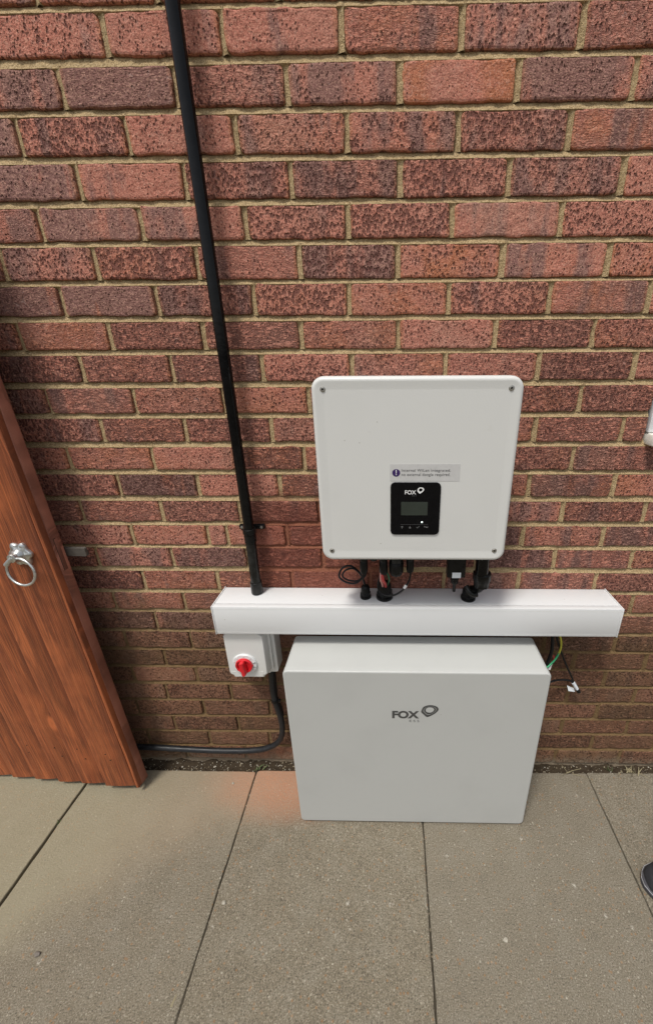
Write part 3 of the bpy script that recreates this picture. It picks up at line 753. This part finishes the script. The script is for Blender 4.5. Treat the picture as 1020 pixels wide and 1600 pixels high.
def ic2(bm):
    poly_flat(bm, [(.0218, 1.0560), (.0278, 1.0560), (.0248, 1.0585)], YP); poly_flat(bm, [(.0242, 1.0524), (.0254, 1.0524), (.0254, 1.0560), (.0242, 1.0560)], YP)
    poly_flat(bm, [(.0405, 1.0549), (.0434, 1.0522), (.0463, 1.0549)], YP); poly_flat(bm, [(.0428, 1.0549), (.0440, 1.0549), (.0440, 1.0585), (.0428, 1.0585)], YP)
    poly_flat(bm, [(.0581, 1.0556), (.0606, 1.0531), (.0609, 1.0541), (.0588, 1.0562)], YP); poly_flat(bm, [(.0606, 1.0531), (.0655, 1.0575), (.0649, 1.0583), (.0606, 1.0541)], YP)
    poly_flat(bm, [(.0757, 1.0572), (.0785, 1.0550), (.0785, 1.0586)], YP)
    poly_flat(bm, [(.0800, 1.0555), (.0811, 1.0555), (.0811, 1.0580), (.0800, 1.0580)], YP); poly_flat(bm, [(.0841, 1.0555), (.0852, 1.0555), (.0852, 1.0580), (.0841, 1.0580)], YP); poly_flat(bm, [(.0800, 1.0545), (.0852, 1.0545), (.0852, 1.0555), (.0800, 1.0555)], YP)
ipart('button_symbols', ic2, MGRY, None, pan)
YS = -.1634
stk = ipart('sticker', lambda bm: plate(bm, (-.0036, .1521, 1.1678, 1.2078), (-.1628, YS), (0, 0), .0015), MSTK)
YT = YS-.0002
local_obj(text_mesh('Internal WiLan integrated,', .0223, .1314, 1.1882, 1.1965, YT, MCHR, stk, .006, 'lettering', 1.1), stk)
local_obj(text_mesh('no external dongle required.', .0224, .1305, 1.1782, 1.1870, YT, MCHR, stk, .006, 'lettering', 1.1), stk)
ipart('warning_disc', lambda bm: lathe(bm, [(.0088, -.0002), (.0088, .0003)], (.01045, YS, 1.1876), 28, 'Y'), MPUR, None, stk)
ipart('exclamation_mark', lambda bm: [poly_flat(bm, [(.0094, 1.1945), (.0115, 1.1945), (.0111, 1.1862), (.0098, 1.1862)], YS-.0006), poly_flat(bm, [(.0094, 1.1846), (.0115, 1.1846), (.0115, 1.1825), (.0094, 1.1825)], YS-.0006)], MWHT, None, stk)
# plugs and glands under the casing
def plug(x, y, r, z1, z0, name='plug'):
    def f(bm):
        L = z1-z0
        lp = []
        for hh, rr_ in ((z1, 1.0), (z0+L*.45, 1.0), (z0+L*.43, .92), (z0+L*.40, 1.05), (z0+L*.1, 1.02), (z0, .80)):
            ring_ = []
            for k in range(30):
                q = rr_*(1 if k % 3 else .93); ring_.append((x+r*q*math.cos(2*math.pi*k/30), y+r*q*math.sin(2*math.pi*k/30), hh))
            lp.append(ring_)
        rings(bm, lp)
    return ipart(name, f, MBLK, 40)
plug(-.0737, -.090, .0105, .973, .884)
plug(-.0470, -.085, .0115, .973, .922)
plug(-.0211, -.090, .0112, .973, .882)
plug(.0131, -.088, .0190, .973, .880)
plug(.0500, -.090, .0100, .973, .889)
dongle = ipart('plug_housing', lambda bm: box(bm, .1500, .1962, -.100, -.072, .8765, .973, .002), MBLK)
ipart('fin', lambda bm: [box(bm, .1485+i*.0465, .1500+i*.0465, -.098, -.074, .8775, .972) for i in (0, 1)], MBLK, 35, dongle)
ipart('paper_tag', lambda bm: box(bm, .1615, .1845, -.1008, -.1002, .8765, .8930), MLAB, 35, dongle)
ipart('nose', lambda bm: [lathe(bm, [(.0105, 0), (.0118, -.010), (.0098, -.012), (.0098, -.022), (.0062, -.027), (.0045, -.029), (.0045, -.050), (.0035, -.052)], (.1715, -.086, .8764), 16)], MBLK, 40, dongle)
plug(.2035, -.082, .0130, .973, .948)
ipart('conduit_stub', lambda bm: lathe(bm, [(.0178, 0), (.0178, -.095)], (.2420, -.088, .970), 24), MGLB)
ipart('conduit_collar', lambda bm: rings(bm, [[(.2450+r_*(1 if k % 3 else .95)*math.cos(2*math.pi*k/30), -.084+r_*(1 if k % 3 else .95)*math.sin(2*math.pi*k/30), z) for k in range(30)] for r_, z in ((.0205, .886), (.0242, .883), (.0242, .862), (.0215, .858), (.0205, .842), (.015, .838))]), MBLK, 40)
# leads between inverter and trunking
def cable(name, pts, r, mat, label, cat='cable', n=10, group=None, sub=8):
    bm = bmesh.new(); P = smooth_path(pts, sub); base = P[0].copy(); tube(bm, [p-base for p in P], r, n)
    o = obj(name, bm, mat, None, 60); o.location = base; tag(o, label, cat, group); return o
cable('cable', [(-.0737, -.090, .893), (-.078, -.088, .872), (-.095, -.085, .850), (-.122, -.080, .8475), (-.143, -.075, .862), (-.136, -.068, .884), (-.115, -.062, .890), (-.093, -.060, .872), (-.080, -.054, .842), (-.0745, -.047, .812)], .0029, MRUB,
      'thin black cable looped out to the left below the inverter into the small gland')
cable('cable', [(-.0737+.006, -.086, .893), (-.072, -.086, .872), (-.092, -.084, .856), (-.118, -.080, .855), (-.134, -.076, .866), (-.126, -.070, .880), (-.105, -.064, .882), (-.088, -.060, .864), (-.079, -.052, .838), (-.0725, -.047, .812)], .0026, MRUB,
      'inner black cable of the double loop below the inverter bottom left')
cable('red_wire', [(-.024, -.094, .888), (-.0225, -.096, .868), (-.017, -.086, .848), (-.016, -.060, .822)], .0042, MRW, 'thick red wire dropping into the larger trunking gland')
cable('sleeved_wire', [(-.0285, -.093, .888), (-.0285, -.095, .866), (-.026, -.086, .852), (-.024, -.060, .822)], .0030, MPW, 'short pale pink sleeved wire beside the red wire')
cable('green_wire', [(-.012, -.090, .888), (-.006, -.088, .866), (-.008, -.074, .845), (-.012, -.055, .822)], .0024, MGW, 'dark green wire right of the red wire under the inverter')
cw = cable('cable', [(.050, -.090, .895), (.051, -.092, .878), (.044, -.095, .855), (.028, -.097, .832), (.004, -.097, .818), (-.018, -.094, .818), (-.034, -.090, .830), (-.036, -.086, .850), (-.030, -.084, .872), (-.0235, -.086, .89)], .0027, MRUB,
      'black cable drooping from the rightmost left-hand plug in front of the larger gland')
bm = bmesh.new(); b0 = cw.location; tube(bm, [Vector(p)-b0 for p in ((.0405, -.0955, .8505), (.0345, -.0965, .8410))], .0040, 10); obj('white_marker', bm, MWHT, cw, 50)
cable('black_pipe_bend', [(.2455, -.082, .843), (.242, -.076, .828), (.232, -.066, .818), (.2225, -.058, .812), (.2195, -.052, .803)], .0115, MBLK, 'short thick black elbow joining the right inverter collar to the trunking gland', 'pipe', 16)
cable('grey_lever', [(.2085, -.070, .832), (.2145, -.082, .822), (.225, -.087, .815), (.2365, -.085, .814)], .0070, MSCF, 'curved dark strap clasping the rightmost gland on the trunking', 'strap', 12)

# ================================================================ ISOLATOR SWITCH
iso = thing('isolator_switch', 'white plastic isolator box with red rotary knob under the left end of the trunking', 'switch', (-.435, 0, .52))
def spart(name, fn, mat, smooth=35, parent=None):
    bm = bmesh.new(); fn(bm); bmesh.ops.translate(bm, verts=bm.verts, vec=(.435, 0, -.52)); return obj(name, bm, mat, parent or iso, smooth)
def octo(x0, x1, z0, z1, cx, cz): return [(x0+cx, z0), (x1-cx, z0), (x1-cx*.8, z0+cz*.5), (x1-cx*.2, z0+cz*.8), (x1, z0+cz*1.3), (x1, z1-cz*1.6), (x1-cx*.6, z1-cz), (x1-cx, z1-cz*.6), (x1-cx, z1), (x0+cx, z1), (x0+cx, z1-cz*.6), (x0+cx*.4, z1-cz), (x0, z1-cz*1.6), (x0, z0+cz*1.3), (x0+cx*.2, z0+cz*.8), (x0+cx*.8, z0+cz*.5)]
spart('base', lambda bm: plate(bm, (-.506, -.357, .489, .6850), (-.0005, -.044, -.0448), (0, .0015, .003), .010), MISO)
def cov(bm):
    lps = []
    for y, d in ((-.0451, .001), (-.056, .001), (-.0575, .006), (-.082, .010), (-.0855, .012), (-.0862, .014)):
        lps.append([(x, y, z) for x, z in octo(-.504+d, -.3665-d*1.0, .497+d*1.2, .6845, .013, .014)])
    rings(bm, lps)
spart('cover', cov, MISO, 25)
for xa_ in (-.486, -.400): spart('cover_ridge', lambda bm: box(bm, xa_, xa_+.012, -.0870, -.0861, .5305, .5317), MISO)
KX, KZ = -.4405, .5640
dial = spart('dial', lambda bm: lathe(bm, [(.0370, 0), (.0370, .0035), (.0355, .0055), (.0270, .0060)], (KX, -.0862, KZ), 40, 'Y'), MTR)
for a in (20, 52, 90, 128, 160, 340, 215, 325):
    spart('tick', lambda bm: lathe(bm, [(.0026, 0), (.0022, .0012)], (KX+.0312*math.cos(R(a)), -.0920, KZ+.0312*math.sin(R(a))), 8, 'Y'), MISO, 35, dial)
for a in (12, -16):
    c_, s__ = math.cos(R(a)), math.sin(R(a))
    spart('marker', lambda bm: tube(bm, [(KX+.0262*c_, -.0926, KZ+.0262*s__), (KX+.0345*c_, -.0926, KZ+.0345*s__+.002)], .0010, 6), MGRY, 35, dial)
kn = spart('knob', lambda bm: rings(bm, [[(KX+r_*(1 if (k % 8) else 1.06)*math.cos(2*math.pi*k/40), y, KZ+r_*math.sin(2*math.pi*k/40)) for k in range(40)] for r_, y in ((.0252, -.0915), (.0252, -.0985), (.0235, -.1000), (.0200, -.0985), (.0190, -.0945))]), MRED)
def grip(bm):
    pts = rrect(-.0062, .0062, -.0240, .0225, .004, 4)
    rings(bm, [[(KX+x*f*math.cos(R(6))-z*math.sin(R(6)), y, KZ+z*math.cos(R(6))+x*math.sin(R(6))) for x, z in pts] for y, f in ((-.0965, 1.2), (-.1110, 1.0), (-.1130, .85), (-.1136, .5))])
spart('grip', grip, MRED, 40, kn)
cable('power_cable', [(-.3835, -.030, .498), (-.387, -.030, .470), (-.391, -.029, .420), (-.392, -.028, .375), (-.388, -.026, .330), (-.381, -.025, .275), (-.379, -.025, .225), (-.388, -.025, .172), (-.412, -.025, .136), (-.452, -.025, .113), (-.510, -.024, .100), (-.590, -.023, .096), (-.680, -.023, .098), (-.780, -.023, .104), (-.900, -.023, .110), (-1.15, -.023, .112)], .0098, MARM,
      'thick black power cable curving from the isolator box down and left along the wall foot', 'cable', 16)
co = bpy.data.objects['power_cable']; b0 = co.location
bm = bmesh.new()
for zz in (.352, .346): tube(bm, [Vector(p)-b0 for p in ((-.3905, -.0265, zz+.0025), (-.3902, -.0265, zz-.0015))], .0122, 14)
box(bm, -.377-b0.x, -.370-b0.x, -.034-b0.y, -.026-b0.y, .346-b0.z, .356-b0.z, .001)
obj('cable_tie', bm, MBLK, co, 40)
bm = bmesh.new()
cable('thin_cable', [(-.3780, -.022, .500), (-.3815, -.020, .455), (-.3840, -.020, .400), (-.3855, -.019, .350), (-.3790, -.016, .315), (-.3740, -.014, .265)], .0036, MRUB, 'thin black cable strapped beside the thick one below the isolator box')

# ================================================================ BATTERY CABINET
BX0, BX1, BZ1 = -.2935, .4275, .6400
bat = thing('battery_cabinet', 'large light grey metal battery cabinet with dark logo standing on the paving', 'battery cabinet', ((BX0+BX1)/2, -.12, 0))
bv = Vector(bat.location)
def bpart(name, fn, mat, smooth=35, parent=None):
    bm = bmesh.new(); fn(bm); bmesh.ops.translate(bm, verts=bm.verts, vec=-bv); return obj(name, bm, mat, parent or bat, smooth)
bpart('back_shell', lambda bm: plate(bm, (BX0+.0005, BX1-.0005, .007, BZ1-.0005), (-.050, -.052, -.1695), (.003, 0, 0), .014), MBAT)
bpart('front_cover', lambda bm: plate(bm, (BX0, BX1, .006, BZ1), (-.1697, -.1865, -.1885, -.1897, -.1901), (0, 0, .0006, .0022, .0045), .014), MBAT, 60)
bpart('foot', lambda bm: box(bm, BX0+.010, BX1-.010, -.183, -.055, 0, .0062), MBLK)
YB = -.1905
local_obj(text_mesh('FOX', .0027, .0791, .4713, .5002, YB, MLOG, bat, .045), bat, bv)
local_obj(text_mesh('ESS', .0519, .0794, .4578, .4662, YB, MLOG, bat, 0, 'lettering', 1.7), bat, bv)
local_obj(logo_ring(.0848, .1319, .4783, .5228, YB, MLOG, bat, True), bat, bv)

# leads at the right of the cabinet
cable('earth_wire', [(.487, -.050, .690), (.497, -.047, .662), (.513, -.043, .625), (.519, -.040, .590), (.512, -.042, .560), (.497, -.048, .540), (.480, -.055, .529), (.462, -.062, .524), (.440, -.075, .520)], .0030, mat_twotone(), 'green and yellow earth wire curling from the trunking behind the cabinet')
cable('cable', [(.472, -.050, .690), (.483, -.046, .650), (.490, -.044, .600), (.489, -.044, .560), (.470, -.055, .500), (.452, -.060, .47)], .0052, MRUB, 'thick black cable dropping behind the cabinet right of its top')
bl = cable('cable', [(.480, -.046, .690), (.497, -.040, .640), (.524, -.034, .575), (.555, -.028, .510), (.583, -.026, .455), (.592, -.026, .432)], .0032, MRUB, 'thin black cable hanging diagonally to the white tag right of the cabinet')
cable('cable', [(.590, -.027, .436), (.575, -.026, .447), (.545, -.030, .453), (.515, -.040, .458), (.485, -.055, .458), (.450, -.07, .455)], .0030, MRUB, 'thin black cable running back from the white tag to the cabinet')
b0 = bl.location
bm = bmesh.new(); tube(bm, [Vector(p)-b0 for p in ((.588, -.027, .440), (.604, -.028, .414))], .0058, 10); obj('white_sleeve', bm, MLAB, bl, 40)
bm = bmesh.new(); tube(bm, [Vector(p)-b0 for p in ((.6042, -.028, .4137), (.6125, -.028, .401))], .0065, 10); obj('plug_end', bm, MBLK, bl, 40)
bm = bmesh.new(); q = [(.571, -.026, .426), (.592, -.031, .419), (.598, -.031, .404), (.577, -.030, .406)]
rings(bm, [[Vector(p)-b0 for p in q], [Vector((p[0], p[1]+.0006, p[2]))-b0 for p in q]]); obj('paper_flag', bm, MLAB, bl)
rw = cable('red_wire', [(.500, -.044, .565), (.503, -.042, .548), (.498, -.043, .535)], .0018, MRW, 'short red wire ending in a white plug beside the green earth wire')
bm = bmesh.new(); b0 = rw.location; tube(bm, [Vector(p)-b0 for p in ((.499, -.044, .538), (.491, -.046, .515))], [.0028, .0055], 8); obj('white_plug', bm, MWHT, rw, 30)

# ================================================================ SMALL THINGS ON THE GROUND
def pebble(x, y, r, mat, label, flat=.6, z=0, name='pebble', group=None):
    bm = bmesh.new(); bmesh.ops.create_icosphere(bm, subdivisions=2, radius=1)
    for v in bm.verts:
        k = 1+mnoise.noise(v.co*1.6+Vector((x*50, y*50, 0)))*.55; v.co = Vector((v.co.x*r*k, v.co.y*r*.8*k, (v.co.z*r*flat*k)))
    o = obj(name, bm, mat, None, 50); o.location = (x, y, z+r*flat*.7); return tag(o, label, 'stone', group)
pebble(-.467, -.392, .0055, MSTONE, 'small tan pebble beside the paving joint left of centre')
pebble(-.905, -.497, .0065, MSTD, 'small dark grey stone on the left slab near the bottom edge')
pebble(-.565, -.075, .0045, MSTONE, 'tiny pale stone on the slab between gate and cabinet')
pebble(.300, -.452, .0060, MSTONE, 'flat pale chip on the slab right of the centre joint', .15)
# gravel and crumbs: uncountable
def scatter(name, n, fx, mat, r0, r1, parent=None):
    verts, faces = [], []
    base = [(1, 0, 0), (-1, 0, 0), (0, 1, 0), (0, -1, 0), (0, 0, 1), (0, 0, -1)]; tri = [(0, 2, 4), (2, 1, 4), (1, 3, 4), (3, 0, 4), (2, 0, 5), (1, 2, 5), (3, 1, 5), (0, 3, 5)]
    for _ in range(n):
        x, y, z = fx(); r = r0+(r1-r0)*rnd.random()**3; k = len(verts); a = rnd.random()*6.28
        sx, sy, sz = r*rnd.uniform(.6, 1.3), r*rnd.uniform(.5, 1), r*rnd.uniform(.25, .7)
        for p in base:
            q = (p[0]*sx+rnd.uniform(-.25, .25)*r, p[1]*sy+rnd.uniform(-.25, .25)*r, p[2]*sz)
            verts.append((x+q[0]*math.cos(a)-q[1]*math.sin(a), y+q[0]*math.sin(a)+q[1]*math.cos(a), z+q[2]+sz*.4))
        faces += [tuple(k+i for i in t) for t in tri]
    me = bpy.data.meshes.new(name); me.from_pydata(verts, [], faces); o = link(name, me, mat, parent); o['kind'] = 'stuff'; return o
scatter('gravel', 700, lambda: (rnd.uniform(-1.0, 1.1), *(lambda y: (y, -.012+.030*((y+.036)/.055)**1.6+rnd.uniform(-.002, .004)))(rnd.uniform(-.033, .002))), MSTONE, .0008, .0042)
scatter('dark_gravel', 1500, lambda: (rnd.uniform(-1.0, 1.1), *(lambda y: (y, -.012+.030*((y+.036)/.055)**1.6+rnd.uniform(-.003, .003)))(rnd.uniform(-.033, .002))), MSOIL, .001, .0060)
def fx():
    x = rnd.uniform(-1.5, 1.0); return (x, min(-.03, -.03-abs(rnd.gauss(0, .35))), 0)
scatter('grit', 800, fx, MSTONE, .0004, .0013)
scatter('dark_grit', 350, fx, MSTD, .0004, .0020)
def blades(name, spots, mat, label, cat, group=None, w0=.0016):
    bm = bmesh.new(); b0 = Vector((spots[0][0], spots[0][1], 0))
    for x, y, z, L, ang, lean in spots:
        d = Vector((math.cos(ang)*lean, math.sin(ang)*lean, math.sqrt(max(.02, 1-lean*lean)))); side = Vector((-math.sin(ang), math.cos(ang), 0))
        rows = []
        for k in range(6):
            t = k/5; p = Vector((x, y, z))+d*L*t+Vector((d.x*.4, d.y*.4, -.55))*L*t*t*.5
            ww = w0*(1-t)**.6+.0001; rows.append([bm.verts.new(p-side*ww-b0), bm.verts.new(p+side*ww+Vector((0, 0, .0004))-b0)])
        for a, b in zip(rows, rows[1:]): bm.faces.new((a[0], a[1], b[1], b[0]))
    o = obj(name, bm, mat, None, 60); o.location = b0; return tag(o, label, cat, group)
def tuft(x, y, z, n, L, sp=.008, ln=.95):
    return [(x+rnd.gauss(0, sp), y+rnd.gauss(0, sp*.5), z, L*rnd.uniform(.5, 1.2), rnd.uniform(0, 6.28), rnd.uniform(.2, ln)) for _ in range(n)]
blades('weed', tuft(-.490, -.020, -.002, 8, .022), MLEAF, 'small green weed growing from the soil left of the battery cabinet', 'weed', w0=.0028)
blades('weed', tuft(.885, -.018, 0, 16, .040, .016), MSTRAW, 'pale straggly dry weed in the soil strip at the right edge', 'weed')
blades('weed', tuft(.800, -.014, .004, 7, .03, .003), MLEAF, 'thin green weed by the wall foot near the right edge', 'weed', w0=.0012)
blades('dry_stem', [(.640, -.022, .002, .07, R(15), .98), (.645, -.022, .002, .055, R(120), .9), (.66, -.025, .002, .06, R(-20), .97), (.655, -.02, .002, .05, R(200), .95)], MSTRAW, 'dry pale stems lying on the soil right of the cabinet', 'stem', w0=.0009)
blades('grass_tuft', tuft(-1.094, -.205, -.006, 8, .020, .003), MLEAF, 'tiny green grass tuft in the left paving joint below the gate', 'grass')
blades('dead_leaf', [(-.517, -.575, .0006, .024, R(80), .99), (-.5165, -.575, .0006, .018, R(84), .99)], MSTRAW, 'thin yellow dead leaf on the paving joint at the bottom', 'leaf', w0=.0022)
scatter('twigs', 0, fx, MSTRAW, .001, .002) if False else None
cable('wire_offcut', [(.0985, -.372, .001), (.0965, -.381, .0018), (.0985, -.391, .0018), (.1030, -.397, .001)], .0007, MSTONE, 'tiny pale wire offcut curled beside the centre paving joint', 'wire', 6, None, 5)
# ---------------------------------------------------------------- shoe at the right edge
def shoe():
    root = thing('shoe', 'black trainer toe with pale sole stripe poking in at the right edge', 'shoe', (.726, -.335, 0))
    root.rotation_euler = (0, 0, R(-6))
    secs = [(.000, .006, .020), (.006, .022, .034), (.018, .034, .044), (.040, .043, .052), (.075, .048, .060), (.120, .046, .072), (.160, .040, .090), (.200, .037, .100), (.245, .037, .100), (.280, .031, .095), (.292, .018, .080)]
    def loop(x, hw, z0, z1, pw=2.6, n=20):
        lp = []
        for k in range(n):
            a = 2*math.pi*k/n; c_, s_ = math.cos(a), math.sin(a)
            lp.append((x, hw*math.copysign(abs(c_)**(2/pw), c_), (z0+z1)/2+(z1-z0)/2*math.copysign(abs(s_)**(2/pw), s_)))
        return lp
    bm = bmesh.new(); rings(bm, [loop(x, h*.98, .016, z) if z > .02 else loop(x+.003, h*.9, .016, .022) for x, h, z in secs]); obj('upper', bm, MSHOE, root, 70)
    bm = bmesh.new(); rings(bm, [loop(x-.003 if i == 0 else x, h*1.06+.002, 0, .022, 6) for i, (x, h, z) in enumerate(secs)]); obj('sole', bm, MSOLE, root, 50)
    bm = bmesh.new(); L = [loop(x-.004 if i == 0 else x, h*1.07+.0028, .0170, .0182, 4) for i, (x, h, z) in enumerate(secs)]; rings(bm, L); obj('sole_stripe', bm, MSTRIPE, root, 50)
    bm = bmesh.new(); box(bm, .085, .150, -.020, .020, .062, .085, .006); obj('tongue', bm, MSHOE, root, 50)
    for i in range(4):
        bm = bmesh.new(); x = .085+i*.02; z = .066+i*.0085; tube(bm, smooth_path([(x, -.030, z-.006), (x+.003, 0, z+.012), (x, .030, z-.006)], 5), .0022, 6); obj('lace', bm, MGRY, root, 50)
shoe()
